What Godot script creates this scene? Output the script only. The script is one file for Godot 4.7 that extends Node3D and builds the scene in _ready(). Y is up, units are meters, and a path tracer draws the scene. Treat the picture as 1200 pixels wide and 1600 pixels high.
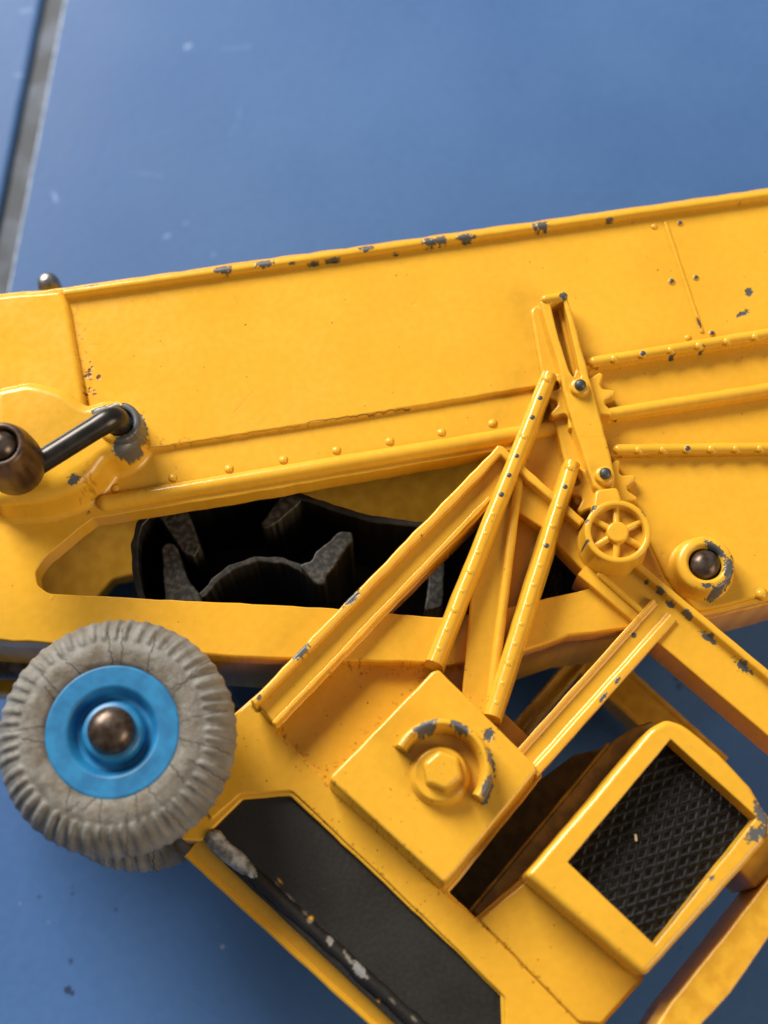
extends Node3D
# A die-cast toy elevator loader lying on its side on blue boards, seen from close above.
# Working unit: millimetres (x right, z down the picture, heights above the boards); metres when a mesh is made.

const F := 2323.0            # focal length, in pixels of a 1200 x 1600 picture
const TILT := 0.3123         # the camera leans this much from straight down
const EYE_FAR := 128.0
const PLAN := 110.0          # mm covered by one repeat of the paint maps

var eye := Vector3(0, 30.0 + EYE_FAR * cos(TILT), EYE_FAR * sin(TILT))
var rough_edge := FastNoiseLite.new()
var rng := RandomNumberGenerator.new()
var yellow: StandardMaterial3D
var black: StandardMaterial3D
var rubber: StandardMaterial3D
var tyre_mat: StandardMaterial3D
var rim_mat: StandardMaterial3D
var zinc: StandardMaterial3D
var steel: StandardMaterial3D
var dark_steel: StandardMaterial3D
var wood: StandardMaterial3D
var rivet_mesh: ArrayMesh
var rivet_worn_mesh: ArrayMesh

# ---------------------------------------------------------------- measuring

func at(px: float, py: float, h: float) -> Vector2:      # plan position (mm) of a spot at height h
	var d := Vector3((px - 600.0) / F, -cos(TILT) + (800.0 - py) / F * sin(TILT), -sin(TILT) - (800.0 - py) / F * cos(TILT))
	var t := (h - eye.y) / d.y
	return Vector2(eye.x + t * d.x, eye.z + t * d.z)

func at3(px: float, py: float, h: float) -> Vector3:
	var p := at(px, py, h)
	return Vector3(p.x, h, p.y)

func per_px(px: float, py: float, h: float) -> float:
	return at(px + 10.0, py, h).distance_to(at(px - 10.0, py, h)) / 20.0

func outline(a: Array, h: float) -> PackedVector2Array:
	var r := PackedVector2Array()
	for i in range(0, a.size(), 2):
		r.append(at(a[i], a[i + 1], h))
	return r

# ---------------------------------------------------------------- mesh building

class Solid:
	var v := PackedVector3Array()
	var n := PackedVector3Array()
	var uv := PackedVector2Array()
	var idx := PackedInt32Array()
	func add(p: Vector3, normal: Vector3) -> int:
		v.append(p * 0.001)
		n.append(normal.normalized())
		uv.append(Vector2(p.x / 110.0 + 0.5, p.z / 110.0 + 0.5))
		return v.size() - 1
	func tri(a: int, b: int, c: int) -> void:
		var g := (v[b] - v[a]).cross(v[c] - v[a])
		if g.dot(n[a] + n[b] + n[c]) > 0.0:
			idx.append_array([a, c, b])
		else:
			idx.append_array([a, b, c])
	func quad(a: int, b: int, c: int, d: int) -> void:
		tri(a, b, c)
		tri(a, c, d)
	func mesh() -> ArrayMesh:
		var arr := []
		arr.resize(Mesh.ARRAY_MAX)
		arr[Mesh.ARRAY_VERTEX] = v
		arr[Mesh.ARRAY_NORMAL] = n
		arr[Mesh.ARRAY_TEX_UV] = uv
		arr[Mesh.ARRAY_INDEX] = idx
		var m := ArrayMesh.new()
		m.add_surface_from_arrays(Mesh.PRIMITIVE_TRIANGLES, arr)
		return m

func part(called: String, s: Solid, m: Material, parent: Node3D) -> MeshInstance3D:
	var o := MeshInstance3D.new()
	o.name = called
	o.mesh = s.mesh()
	o.material_override = m
	o.cast_shadow = GeometryInstance3D.SHADOW_CASTING_SETTING_ON
	parent.add_child(o, true)
	return o

func soften(poly: PackedVector2Array, rc: float, step := 1.0, wob := 0.025) -> PackedVector2Array:
	if Geometry2D.is_polygon_clockwise(poly):
		poly = poly.duplicate()
		poly.reverse()
	var k := poly.size()
	var a := PackedVector2Array()
	for i in k:
		var p := poly[i]
		var d0 := poly[(i + k - 1) % k] - p
		var d1 := poly[(i + 1) % k] - p
		var cut := minf(rc, minf(d0.length(), d1.length()) * 0.45)
		if cut < 0.02 or d0.normalized().dot(d1.normalized()) < -0.995:
			a.append(p)
			continue
		var s := p + d0.normalized() * cut
		var e := p + d1.normalized() * cut
		for j in 5:
			var t := j / 4.0
			a.append(s.lerp(p, t).lerp(p.lerp(e, t), t))
	var b := PackedVector2Array()
	for i in a.size():
		var p := a[i]
		var q := a[(i + 1) % a.size()]
		var m := maxi(1, int(ceil(p.distance_to(q) / step)))
		for j in m:
			b.append(p.lerp(q, float(j) / m))
	var c := PackedVector2Array()
	for i in b.size():
		var d := (b[(i + 1) % b.size()] - b[(i + b.size() - 1) % b.size()]).normalized()
		c.append(b[i] + Vector2(d.y, -d.x) * wob * 2.0 * rough_edge.get_noise_2d(b[i].x * 9.0, b[i].y * 9.0))
	return c

func mitres(p: PackedVector2Array) -> Array:      # [offset vectors, unit normals], pointing out
	var sgn := -1.0 if Geometry2D.is_polygon_clockwise(p) else 1.0
	var off := PackedVector2Array()
	var un := PackedVector2Array()
	var k := p.size()
	for i in k:
		var d0 := (p[i] - p[(i + k - 1) % k]).normalized()
		var d1 := (p[(i + 1) % k] - p[i]).normalized()
		var n0 := Vector2(d0.y, -d0.x) * sgn
		var n1 := Vector2(d1.y, -d1.x) * sgn
		var m := (n0 + n1) / maxf(0.45, 1.0 + n0.dot(n1))
		off.append(m)
		un.append(m.normalized())
	# is_polygon_clockwise follows y-up; settle the sign by area
	var c := Vector2.ZERO
	var grow := 0.0
	for i in k:
		grow += (p[i] + off[i] * 0.01 - c).cross(p[(i + 1) % k] + off[(i + 1) % k] * 0.01 - c) - (p[i] - c).cross(p[(i + 1) % k] - c)
	var area := 0.0
	for i in k:
		area += p[i].cross(p[(i + 1) % k])
	if grow * signf(area) < 0.0:
		for i in k:
			off[i] = -off[i]
			un[i] = -un[i]
	return [off, un]

func moved(p: PackedVector2Array, off: PackedVector2Array, by: float) -> PackedVector2Array:
	var r := PackedVector2Array()
	for i in p.size():
		r.append(p[i] + off[i] * by)
	return r

func extent(p: PackedVector2Array) -> float:
	var a := 0.0
	for i in p.size():
		a += p[i].cross(p[(i + 1) % p.size()])
	return absf(a)

func cleaned(p: PackedVector2Array, by: float) -> PackedVector2Array:
	var best := p
	var most := 0.0
	var grown := Geometry2D.offset_polygon(p, by, Geometry2D.JOIN_MITER)
	if grown.size() and (extent(grown[0]) > extent(p)) != (by > 0.0) and absf(by) > 0.001:
		grown = Geometry2D.offset_polygon(p, -by, Geometry2D.JOIN_MITER)
	for g in grown:
		if extent(g) > most:
			most = extent(g)
			best = g
	return best

func bridged(outer: PackedVector2Array, hole: PackedVector2Array) -> PackedVector2Array:
	var best := INF
	var bi := 0
	var bj := 0
	for i in outer.size():
		for j in hole.size():
			var d := outer[i].distance_squared_to(hole[j])
			if d < best:
				best = d
				bi = i
				bj = j
	if Geometry2D.is_polygon_clockwise(outer) == Geometry2D.is_polygon_clockwise(hole):
		hole = hole.duplicate()
		hole.reverse()
		bj = hole.size() - 1 - bj
	var r := PackedVector2Array()
	for i in bi + 1:
		r.append(outer[i])
	for j in hole.size() + 1:
		r.append(hole[(bj + j) % hole.size()])
	r.append(outer[bi])
	for i in range(bi + 1, outer.size()):
		r.append(outer[i])
	return r

func cap(s: Solid, poly: PackedVector2Array, h: float, up: bool, pierced := false) -> void:
	var t := PackedInt32Array() if pierced else Geometry2D.triangulate_polygon(poly)
	if t.is_empty():
		t = clip_ears(poly)
	var base := s.v.size()
	for p in poly:
		s.add(Vector3(p.x, h, p.y), Vector3.UP if up else Vector3.DOWN)
	for i in range(0, t.size(), 3):
		s.tri(base + t[i], base + t[i + 1], base + t[i + 2])

func clip_ears(poly: PackedVector2Array) -> PackedInt32Array:
	var area := 0.0
	for i in poly.size():
		area += poly[i].cross(poly[(i + 1) % poly.size()])
	var sg := signf(area)
	var left: Array[int] = []
	for i in poly.size():
		left.append(i)
	var out := PackedInt32Array()
	var i := 0
	var misses := 0
	while left.size() > 3:
		var k := left.size()
		i = i % k
		var a := poly[left[(i + k - 1) % k]]
		var b := poly[left[i]]
		var c := poly[left[(i + 1) % k]]
		var turn := (b - a).cross(c - b) * sg
		var ok := turn >= -1e-7
		if ok and turn > 1e-7:
			for j in k - 3:
				var q := poly[left[(i + 2 + j) % k]]
				if (b - a).cross(q - a) * sg > 1e-7 and (c - b).cross(q - b) * sg > 1e-7 and (a - c).cross(q - c) * sg > 1e-7:
					ok = false
					break
		if not ok and misses > k:
			print('forced ear near ', b)
			ok = true
		if ok:
			if absf(turn) > 1e-7:
				out.append_array([left[(i + k - 1) % k], left[i], left[(i + 1) % k]])
			left.remove_at(i)
			misses = 0
			i += 1
		else:
			i += 1
			misses += 1
	out.append_array([left[0], left[1], left[2]])
	return out

# a cast relief: outline raised from h0 to h1, rounded upper edge r, draft and a small fillet at the foot
func raise(s: Solid, poly: PackedVector2Array, h0: float, h1: float, r := 0.22, foot := 0.0, draft := 0.0, holes: Array = [], rh := -1.0) -> void:
	var loops := [[poly, 1.0, r]]
	for hl in holes:
		loops.append([hl, -1.0, r if rh < 0.0 else rh])
	var tops := []
	var bottoms := []
	for lp in loops:
		var pl: PackedVector2Array = lp[0]
		var way: float = lp[1]
		var rr: float = lp[2]
		var mu := mitres(pl)
		var off: PackedVector2Array = mu[0]
		var un: PackedVector2Array = mu[1]
		var prof := []
		if foot > 0.0:
			prof.append([draft + foot, h0, Vector2(0.3, 1.0)])
			prof.append([draft + foot * 0.35, h0 + foot * 0.3, Vector2(0.7, 0.7)])
			prof.append([draft, h0 + foot, Vector2(1.0, 0.15)])
		else:
			prof.append([draft, h0, Vector2(1.0, draft / maxf(0.1, h1 - h0))])
		for i in 6:
			var a := i / 5.0 * PI / 2.0
			prof.append([-rr * (1.0 - cos(a)), h1 - rr * (1.0 - sin(a)), Vector2(cos(a) + 0.001, sin(a))])
		var k := pl.size()
		var start := s.v.size()
		for q in prof:
			for i in k:
				var p: Vector2 = pl[i] + off[i] * way * float(q[0])
				var nn: Vector2 = q[2]
				s.add(Vector3(p.x, q[1], p.y), Vector3(un[i].x * way * nn.x, nn.y, un[i].y * way * nn.x))
		for j in prof.size() - 1:
			for i in k:
				var i2 := (i + 1) % k
				s.quad(start + j * k + i, start + j * k + i2, start + (j + 1) * k + i2, start + (j + 1) * k + i)
		tops.append(cleaned(pl, -rr * way))
		bottoms.append(cleaned(pl, float(prof[0][0]) * way))
	for side in 2:
		var set_ := tops if side == 0 else bottoms
		var whole: PackedVector2Array = set_[0]
		for i in range(1, set_.size()):
			whole = bridged(whole, set_[i])
		cap(s, whole, h1 if side == 0 else h0, side == 0, set_.size() > 1)

func slab(s: Solid, px: Array, h0: float, h1: float, r := 0.22, rc := 0.3, foot := 0.0, draft := 0.0) -> void:
	raise(s, soften(outline(px, h1), rc), h0, h1, r, foot, draft)

func round_profile(p: PackedVector2Array, r: float) -> PackedVector2Array:
	var o := PackedVector2Array([p[0]])
	for i in range(1, p.size() - 1):
		var d0 := p[i - 1] - p[i]
		var d1 := p[i + 1] - p[i]
		var cut := minf(r, minf(d0.length(), d1.length()) * 0.45)
		var s := p[i] + d0.normalized() * cut
		var e := p[i] + d1.normalized() * cut
		for j in 5:
			var t := j / 4.0
			o.append(s.lerp(p[i], t).lerp(p[i].lerp(e, t), t))
	o.append(p[p.size() - 1])
	return o

func profile_normals(p: PackedVector2Array) -> PackedVector2Array:
	var o := PackedVector2Array()
	for i in p.size():
		var t := Vector2.ZERO
		if i > 0:
			t += p[i] - p[i - 1]
		if i < p.size() - 1:
			t += p[i + 1] - p[i]
		o.append(t.normalized())
	return o

# a straight bar: a section of (sideways, height) points carried from a to b
func bar(s: Solid, a: Vector2, b: Vector2, section: PackedVector2Array, r := 0.18, narrow := 1.0) -> void:
	var sec := round_profile(section, r)
	var tn := profile_normals(sec)
	var d := (b - a).normalized()
	var side := Vector2(-d.y, d.x)
	var m := maxi(2, int(a.distance_to(b) / 0.9))
	var k := sec.size()
	var start := s.v.size()
	for j in m + 1:
		var c := a.lerp(b, float(j) / m)
		var wide := lerpf(1.0, narrow, float(j) / m)
		for i in k:
			var wav := 0.05 * rough_edge.get_noise_3d(c.x * 8.0, c.y * 8.0, i * 0.7)
			var p := c + side * (sec[i].x * wide + wav)
			var nn := Vector2(-tn[i].y, tn[i].x)
			s.add(Vector3(p.x, sec[i].y + wav * 0.6, p.y), Vector3(side.x * nn.x, nn.y, side.y * nn.x))
	for j in m:
		for i in k - 1:
			s.quad(start + j * k + i, start + j * k + i + 1, start + (j + 1) * k + i + 1, start + (j + 1) * k + i)
	var tri := Geometry2D.triangulate_polygon(sec)
	for e in 2:
		var c := a if e == 0 else b
		var wide := 1.0 if e == 0 else narrow
		var nn := Vector3(-d.x, 0, -d.y) if e == 0 else Vector3(d.x, 0, d.y)
		var base := s.v.size()
		for i in k:
			var p := c + side * sec[i].x * wide
			s.add(Vector3(p.x, sec[i].y, p.y), nn)
		for i in range(0, tri.size(), 3):
			s.tri(base + tri[i], base + tri[i + 1], base + tri[i + 2])

# section points must run so that (-t.y, t.x) is outward: from +side foot over the top to -side foot
func sec(a: Array) -> PackedVector2Array:
	var r := PackedVector2Array()
	for i in range(0, a.size(), 2):
		r.append(Vector2(a[i], a[i + 1]))
	return r

func pipe(s: Solid, pts: PackedVector3Array, radii: PackedFloat32Array, seg := 16, wob := 0.0) -> void:
	var rings := []
	var rad := []
	var dirs := []
	var k := pts.size()
	for i in k:
		var d := (pts[mini(i + 1, k - 1)] - pts[maxi(i - 1, 0)]).normalized()
		if i == 0:
			for j in 4:
				var a := (j + 0.25) / 4.0 * PI / 2.0
				rings.append(pts[0] - d * radii[0] * cos(a))
				rad.append(radii[0] * sin(a))
				dirs.append([d, -cos(a), sin(a)])
		rings.append(pts[i])
		rad.append(radii[i])
		dirs.append([d, 0.0, 1.0])
		if i == k - 1:
			for j in 4:
				var a := (3 - j + 0.25) / 4.0 * PI / 2.0
				rings.append(pts[i] + d * radii[i] * cos(a))
				rad.append(radii[i] * sin(a))
				dirs.append([d, cos(a), sin(a)])
	var start := s.v.size()
	var up := Vector3.UP if absf((dirs[0][0] as Vector3).y) < 0.9 else Vector3.FORWARD
	for i in rings.size():
		var d: Vector3 = dirs[i][0]
		var u := up - d * up.dot(d)
		if u.length() < 0.1:
			u = Vector3.FORWARD - d * Vector3.FORWARD.dot(d)
		u = u.normalized()
		var w := d.cross(u)
		for j in seg:
			var a := j * TAU / seg
			var o := u * cos(a) + w * sin(a)
			var p: Vector3 = rings[i]
			var q := p + o * float(rad[i])
			if wob > 0.0:
				q += o * wob * rough_edge.get_noise_3d(q.x * 10.0, q.y * 10.0, q.z * 10.0)
			s.add(q, d * float(dirs[i][1]) + o * float(dirs[i][2]))
	for i in rings.size() - 1:
		for j in seg:
			var j2 := (j + 1) % seg
			s.quad(start + i * seg + j, start + i * seg + j2, start + (i + 1) * seg + j2, start + (i + 1) * seg + j)
	for e in 2:
		var ring := start if e == 0 else start + (rings.size() - 1) * seg
		for j in range(1, seg - 1):
			s.tri(ring, ring + j, ring + j + 1)

func rod(s: Solid, a: Vector3, b: Vector3, r: float, seg := 16, wob := 0.0) -> void:
	var m := maxi(2, int(a.distance_to(b) / 0.8))
	var p := PackedVector3Array()
	var q := PackedFloat32Array()
	for i in m + 1:
		p.append(a.lerp(b, float(i) / m))
		q.append(r)
	pipe(s, p, q, seg, wob)

# (radius, height) pairs turned about an upright axis, from the outside foot to the middle of the top
func turned(s: Solid, c: Vector2, prof: Array, r := 0.12, seg := 56, from := 0.0, sweep := TAU) -> void:
	var p := round_profile(sec(prof), r)
	var tn := profile_normals(p)
	var k := p.size()
	var start := s.v.size()
	for j in seg + 1:
		var a := from + sweep * j / seg
		var o := Vector2(cos(a), sin(a))
		for i in k:
			var nn := Vector2(tn[i].y, -tn[i].x)
			s.add(Vector3(c.x + o.x * p[i].x, p[i].y, c.y + o.y * p[i].x), Vector3(o.x * nn.x, nn.y, o.y * nn.x))
	for j in seg:
		for i in k - 1:
			s.quad(start + j * k + i, start + j * k + i + 1, start + (j + 1) * k + i + 1, start + (j + 1) * k + i)
	if sweep < TAU - 0.01:
		var tri := Geometry2D.triangulate_polygon(p)
		for e in 2:
			var a := from + (0.0 if e == 0 else sweep)
			var nn := Vector3(sin(a), 0, -cos(a)) * (1.0 if e == 0 else -1.0)
			var base := s.v.size()
			for i in k:
				s.add(Vector3(c.x + cos(a) * p[i].x, p[i].y, c.y + sin(a) * p[i].x), nn)
			for i in range(0, tri.size(), 3):
				s.tri(base + tri[i], base + tri[i + 1], base + tri[i + 2])

func disc(c: Vector2, r: float, k := 40) -> PackedVector2Array:
	var p := PackedVector2Array()
	for i in k:
		p.append(c + Vector2(cos(i * TAU / k), sin(i * TAU / k)) * r)
	return p

func ribbon(pts: PackedVector2Array, w: float) -> PackedVector2Array:
	var l := PackedVector2Array()
	var r := PackedVector2Array()
	for i in pts.size():
		var d := (pts[mini(i + 1, pts.size() - 1)] - pts[maxi(i - 1, 0)]).normalized()
		l.append(pts[i] + Vector2(-d.y, d.x) * w / 2.0)
		r.append(pts[i] - Vector2(-d.y, d.x) * w / 2.0)
	r.reverse()
	l.append_array(r)
	return l

func rivet(px: float, py: float, h: float, parent: Node3D, worn := false, size := 1.0) -> void:
	var o := MeshInstance3D.new()
	o.name = "rivet"
	o.mesh = rivet_worn_mesh if worn else rivet_mesh
	o.position = at3(px, py, h) * 0.001
	o.scale = Vector3.ONE * size * rng.randf_range(0.92, 1.08)
	o.rotation.y = rng.randf() * TAU
	parent.add_child(o, true)

func rivet_dome(cut: float) -> ArrayMesh:
	var m := ArrayMesh.new()
	for half in 2:
		var s := Solid.new()
		var seg := 16
		var lo := 0.0 if half == 0 else cut
		var hi := cut if half == 0 else PI / 2.0
		if hi - lo < 0.01:
			continue
		for j in 6:
			var e := lerpf(lo, hi, j / 5.0)
			for i in seg:
				var a := i * TAU / seg
				var wob := 1.0
				if half == 0 and j == 0:
					wob = 1.35
				var o := Vector3(cos(a) * cos(e) * wob, sin(e), sin(a) * cos(e) * wob)
				s.add(o * Vector3(0.36, 0.24, 0.36) - Vector3(0, 0.03, 0), Vector3(o.x, o.y * 1.2 + 0.1, o.z))
		for j in 5:
			for i in seg:
				var i2 := (i + 1) % seg
				s.quad(j * seg + i, j * seg + i2, (j + 1) * seg + i2, (j + 1) * seg + i)
		var one := s.mesh()
		m.add_surface_from_arrays(Mesh.PRIMITIVE_TRIANGLES, one.surface_get_arrays(0))
		m.surface_set_material(m.get_surface_count() - 1, yellow if half == 0 else zinc)
	return m

# ---------------------------------------------------------------- paint

class Paint:
	var n: int
	var color: Image
	var orm: Image
	var relief: PackedFloat32Array
	func _init(size: int, base: Color, rough: float, bump: FastNoiseLite, amount: float, fine: FastNoiseLite, fine_amount: float, grain := 0.05) -> void:
		n = size
		relief = PackedFloat32Array()
		relief.resize(n * n)
		var c := PackedByteArray()
		c.resize(n * n * 3)
		var o := PackedByteArray()
		o.resize(n * n * 3)
		var k := 1024.0 / n
		var i := 0
		for y in n:
			for x in n:
				var f := fine.get_noise_2d(x * k, y * k)
				var b := bump.get_noise_2d(x * k, y * k)
				relief[i] = 0.5 + b * amount + f * fine_amount
				var g := 1.0 + grain * (f + 0.7 * b)
				c[i * 3] = clampi(int(base.r8 * g), 0, 255)
				c[i * 3 + 1] = clampi(int(base.g8 * g), 0, 255)
				c[i * 3 + 2] = clampi(int(base.b8 * g), 0, 255)
				o[i * 3] = 255
				o[i * 3 + 1] = clampi(int((rough + 0.10 * b + 0.05 * f) * 255.0), 20, 255)
				i += 1
		color = Image.create_from_data(n, n, false, Image.FORMAT_RGB8, c)
		orm = Image.create_from_data(n, n, false, Image.FORMAT_RGB8, o)
	# an irregular spot; centre and radii in texels
	func spot(c: Vector2, rx: float, ry: float, turn: float, tint: Color, rough: float, metal: float, depth: float, ragged: float, noise: FastNoiseLite, hard := true) -> void:
		var big := int(ceil(maxf(rx, ry) * 1.5)) + 2
		for y in range(int(c.y) - big, int(c.y) + big + 1):
			for x in range(int(c.x) - big, int(c.x) + big + 1):
				if x < 0 or y < 0 or x >= n or y >= n:
					continue
				var d := (Vector2(x, y) - c).rotated(-turn) / Vector2(rx, ry)
				var l := d.length() + ragged * 1.3 * noise.get_noise_2d(x * 2.1, y * 2.1) + ragged * 0.6 * noise.get_noise_2d(x * 6.5, y * 6.5)
				var f := clampf((1.0 - l) * (minf(rx, ry) if hard else 1.6), 0.0, 1.0)
				if f <= 0.0:
					continue
				f *= tint.a
				var old := color.get_pixel(x, y)
				color.set_pixel(x, y, old.lerp(Color(tint.r, tint.g, tint.b), f))
				var m := orm.get_pixel(x, y)
				orm.set_pixel(x, y, Color(1, lerpf(m.g, rough, f), lerpf(m.b, metal, f)))
				relief[y * n + x] -= depth * f
	func line(a: Vector2, b: Vector2, w: float, tint: Color, depth: float, wander: float, noise: FastNoiseLite, rough := 0.8) -> void:
		var m := int(a.distance_to(b) / (w * 0.5)) + 1
		var side := (b - a).orthogonal().normalized()
		for i in m + 1:
			var t := float(i) / m
			var c := a.lerp(b, t) + side * wander * noise.get_noise_2d(a.x * 5.0 + t * 160.0, a.y * 5.0)
			spot(c, w, w, 0.0, tint, rough, 0.0, depth, 0.0, noise)
	func heights() -> ImageTexture:
		return ImageTexture.create_from_image(Image.create_from_data(n, n, false, Image.FORMAT_RF, relief.to_byte_array()))

func noise_of(freq: float, octaves: int, seed_: int) -> FastNoiseLite:
	var f := FastNoiseLite.new()
	f.noise_type = FastNoiseLite.TYPE_SIMPLEX_SMOOTH
	f.frequency = freq
	f.fractal_octaves = octaves
	f.seed = seed_
	return f

func mottle(lo: Color, hi: Color, freq: float, seed_: int) -> NoiseTexture2D:
	var t := NoiseTexture2D.new()
	t.width = 512
	t.height = 512
	t.seamless = true
	t.noise = noise_of(freq, 5, seed_)
	var g := Gradient.new()
	g.colors = PackedColorArray([lo, hi])
	g.offsets = PackedFloat32Array([0.25, 0.75])
	t.color_ramp = g
	return t

func painted(p: Paint, spec: float, relief_mm: float, lo: Color, hi: Color, freq: float, seed_: int) -> StandardMaterial3D:
	var m := StandardMaterial3D.new()
	m.albedo_texture = ImageTexture.create_from_image(p.color)
	var t := ImageTexture.create_from_image(p.orm)
	m.roughness = 1.0
	m.roughness_texture = t
	m.roughness_texture_channel = BaseMaterial3D.TEXTURE_CHANNEL_GREEN
	m.metallic = 1.0
	m.metallic_texture = t
	m.metallic_texture_channel = BaseMaterial3D.TEXTURE_CHANNEL_BLUE
	m.metallic_specular = spec
	m.heightmap_enabled = true
	m.heightmap_texture = p.heights()
	m.heightmap_scale = relief_mm * 0.1
	m.detail_enabled = true
	m.detail_blend_mode = BaseMaterial3D.BLEND_MODE_MUL
	m.detail_albedo = mottle(lo, hi, freq, seed_)
	return m

func plain(c: Color, rough: float, metal := 0.0, lo := Color(0.8, 0.8, 0.8), hi := Color(1, 1, 1), freq := 0.02) -> StandardMaterial3D:
	var m := StandardMaterial3D.new()
	m.albedo_color = c
	m.roughness = rough
	m.metallic = metal
	m.detail_enabled = true
	m.detail_blend_mode = BaseMaterial3D.BLEND_MODE_MUL
	m.detail_albedo = mottle(lo, hi, freq, int(c.r * 1000.0) + int(rough * 77.0))
	m.uv1_scale = Vector3(6, 6, 6)
	return m

func texel(px: float, py: float, h: float, n: int) -> Vector2:
	return (at(px, py, h) / PLAN + Vector2(0.5, 0.5)) * n

func chip(p: Paint, px: float, py: float, h: float, rx: float, ry: float, deg: float, tint := Color(0.33, 0.34, 0.36), metal := 0.2, rag := 0.5) -> void:
	var k := per_px(px, py, h) / PLAN * p.n
	if rag > 0.3 and maxf(rx, ry) < 9.0:
		rag = 0.3
	p.spot(texel(px, py, h, p.n), rx * k + 0.6, ry * k + 0.6, deg_to_rad(deg), tint.darkened(0.35) * Color(1, 0.9, 0.7, 0.7), 0.5, 0.0, 0.0, rag, rough_edge)
	p.spot(texel(px, py, h, p.n), rx * k, ry * k, deg_to_rad(deg), tint, 0.42, metal, 1.2, rag, rough_edge)

func make_yellow() -> void:
	var p := Paint.new(2048, Color(0.84, 0.64, 0.19), 0.23, noise_of(0.010, 2, 3), 0.55, noise_of(0.10, 2, 4), 0.12, 0.018)
	for c in [[348, 419, 14, 7, -8], [413, 410, 14, 7, -8], [571, 386, 10, 6, -8], [670, 376, 10, 6, -8], [687, 373, 12, 6, -8], [726, 369, 11, 6, -8], [845, 350, 13, 7, -8], [140, 442, 11, 4, -6], [455, 409, 6, 2, -8], [490, 407, 9, 2, -8], [520, 402, 12, 2, -8], [618, 391, 5, 2, -8], [740, 368, 4, 3, -8], [953, 340, 6, 2, -8]]:
		chip(p, c[0], c[1], 29.4, c[2], c[3], c[4])
	for c in [[549, 933, 18, 6, -46], [470, 1018, 16, 6, -46], [404, 1089, 5, 3, -46]]:
		chip(p, c[0], c[1], 30.2, c[2], c[3], c[4])
	for c in [[166, 638, 25, 9, -8], [204, 655, 17, 36, -6], [194, 692, 22, 13, -30]]:
		chip(p, c[0], c[1], 32.0, c[2], c[3], c[4], Color(0.36, 0.37, 0.39), 0.35, 0.12)
	chip(p, 113, 748, 31.6, 10, 6, -40)
	for c in [[1050, 939, 7, 4, 42], [1035, 921, 10, 3, 38], [1076, 957, 9, 4, 46], [1110, 991, 14, 5, 42], [1165, 1037, 17, 5, 42], [1012, 905, 4, 2, 40]]:
		chip(p, c[0], c[1], 30.2, c[2], c[3], c[4])
	for c in [[928, 789, 10, 5, -50], [1008, 800, 8, 5, 55], [917, 815, 3, 3, 0], [917, 846, 3, 3, 0]]:
		chip(p, c[0], c[1], 32.5, c[2], c[3], c[4])
	for c in [[1117, 856, 20, 6, 38], [1139, 890, 8, 20, 4], [1125, 918, 18, 6, -36], [1106, 914, 10, 4, 5], [1146, 870, 5, 3, 60]]:
		chip(p, c[0], c[1], 30.6, c[2], c[3], c[4])
	for c in [[664, 1136, 20, 8, -25], [718, 1134, 18, 8, 32], [768, 1182, 6, 22, -14], [762, 1229, 8, 22, 16]]:
		chip(p, c[0], c[1], 33.2, c[2], c[3], c[4], Color(0.36, 0.38, 0.42))
	chip(p, 763, 1147, 30.9, 9, 9, 0)
	for c in [[1190, 1272, 9, 20, -22], [1178, 1303, 16, 9, -42], [1112, 1371, 6, 3, -45], [1196, 1300, 14, 10, -30]]:
		chip(p, c[0], c[1], 31.3, c[2], c[3], c[4], Color(0.36, 0.37, 0.39))
	for c in [[1170, 455, 6, 7, 0], [1160, 489, 11, 4, -25]]:
		chip(p, c[0], c[1], 28.6, c[2], c[3], c[4])
	for c in [[993, 987, 4, 4, 0], [966, 1060, 3, 8, 38], [944, 1086, 3, 9, 38], [990, 1050, 3, 3, 0]]:
		chip(p, c[0], c[1], 30.2, c[2], c[3], c[4])
	chip(p, 880, 462, 30.8, 6, 6, 0)
	chip(p, 1092, 506, 28.6, 2, 12, -18, Color(0.3, 0.22, 0.1), 0.0)
	for c in [[905, 537, 4, 2, -10], [1052, 551, 4, 3, 0], [1097, 541, 4, 3, 0]]:
		chip(p, c[0], c[1], 29.4, c[2], c[3], c[4])
	# rust and grime with shapes of their own
	for i in 16:
		var q := Vector2(142 + rng.randfn(0.0, 6.0), 588 + rng.randfn(0.0, 16.0))
		chip(p, q.x, q.y, 28.5, rng.randf_range(1.0, 4.5), rng.randf_range(1.0, 4.0), 0, Color(0.36, 0.19, 0.07, 0.8), 0.0, 0.7)
	for i in 260:
		var q := Vector2(rng.randf_range(0, 1200), rng.randf_range(300, 1600))
		var s := rng.randf_range(0.4, 1.1) * (1.7 if rng.randf() < 0.08 else 1.0)
		chip(p, q.x, q.y, 28.4, s, s * rng.randf_range(0.5, 1.0), rng.randf() * 180.0, Color(0.42, 0.25, 0.06), 0.0, 0.4)
	for i in 160:           # pores and pimples in the paint, relief only
		var c := Vector2(rng.randf(), rng.randf()) * 2048.0
		var r := rng.randf_range(2.0, 6.0)
		p.spot(c, r, r * rng.randf_range(0.5, 1.0), rng.randf() * PI, Color(0, 0, 0, 0.0001), 0.3, 0.0, rng.randf_range(-12000.0, 9000.0), 0.3, rough_edge, false)
	for i in 70:            # dirt rubbed into the lower plates
		var q := Vector2(rng.randf_range(360, 760), rng.randf_range(1050, 1420))
		chip(p, q.x, q.y, 26.2, rng.randf_range(0.5, 1.5), rng.randf_range(0.4, 1.0), rng.randf() * 180.0, Color(0.5, 0.3, 0.07), 0.0, 0.6)
	var a := texel(365, 645, 28.5, 2048)
	p.line(a, texel(395, 610, 28.5, 2048), 0.9, Color(0.8, 0.48, 0.05, 0.6), 0.3, 2.0, rough_edge, 0.5)
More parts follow.
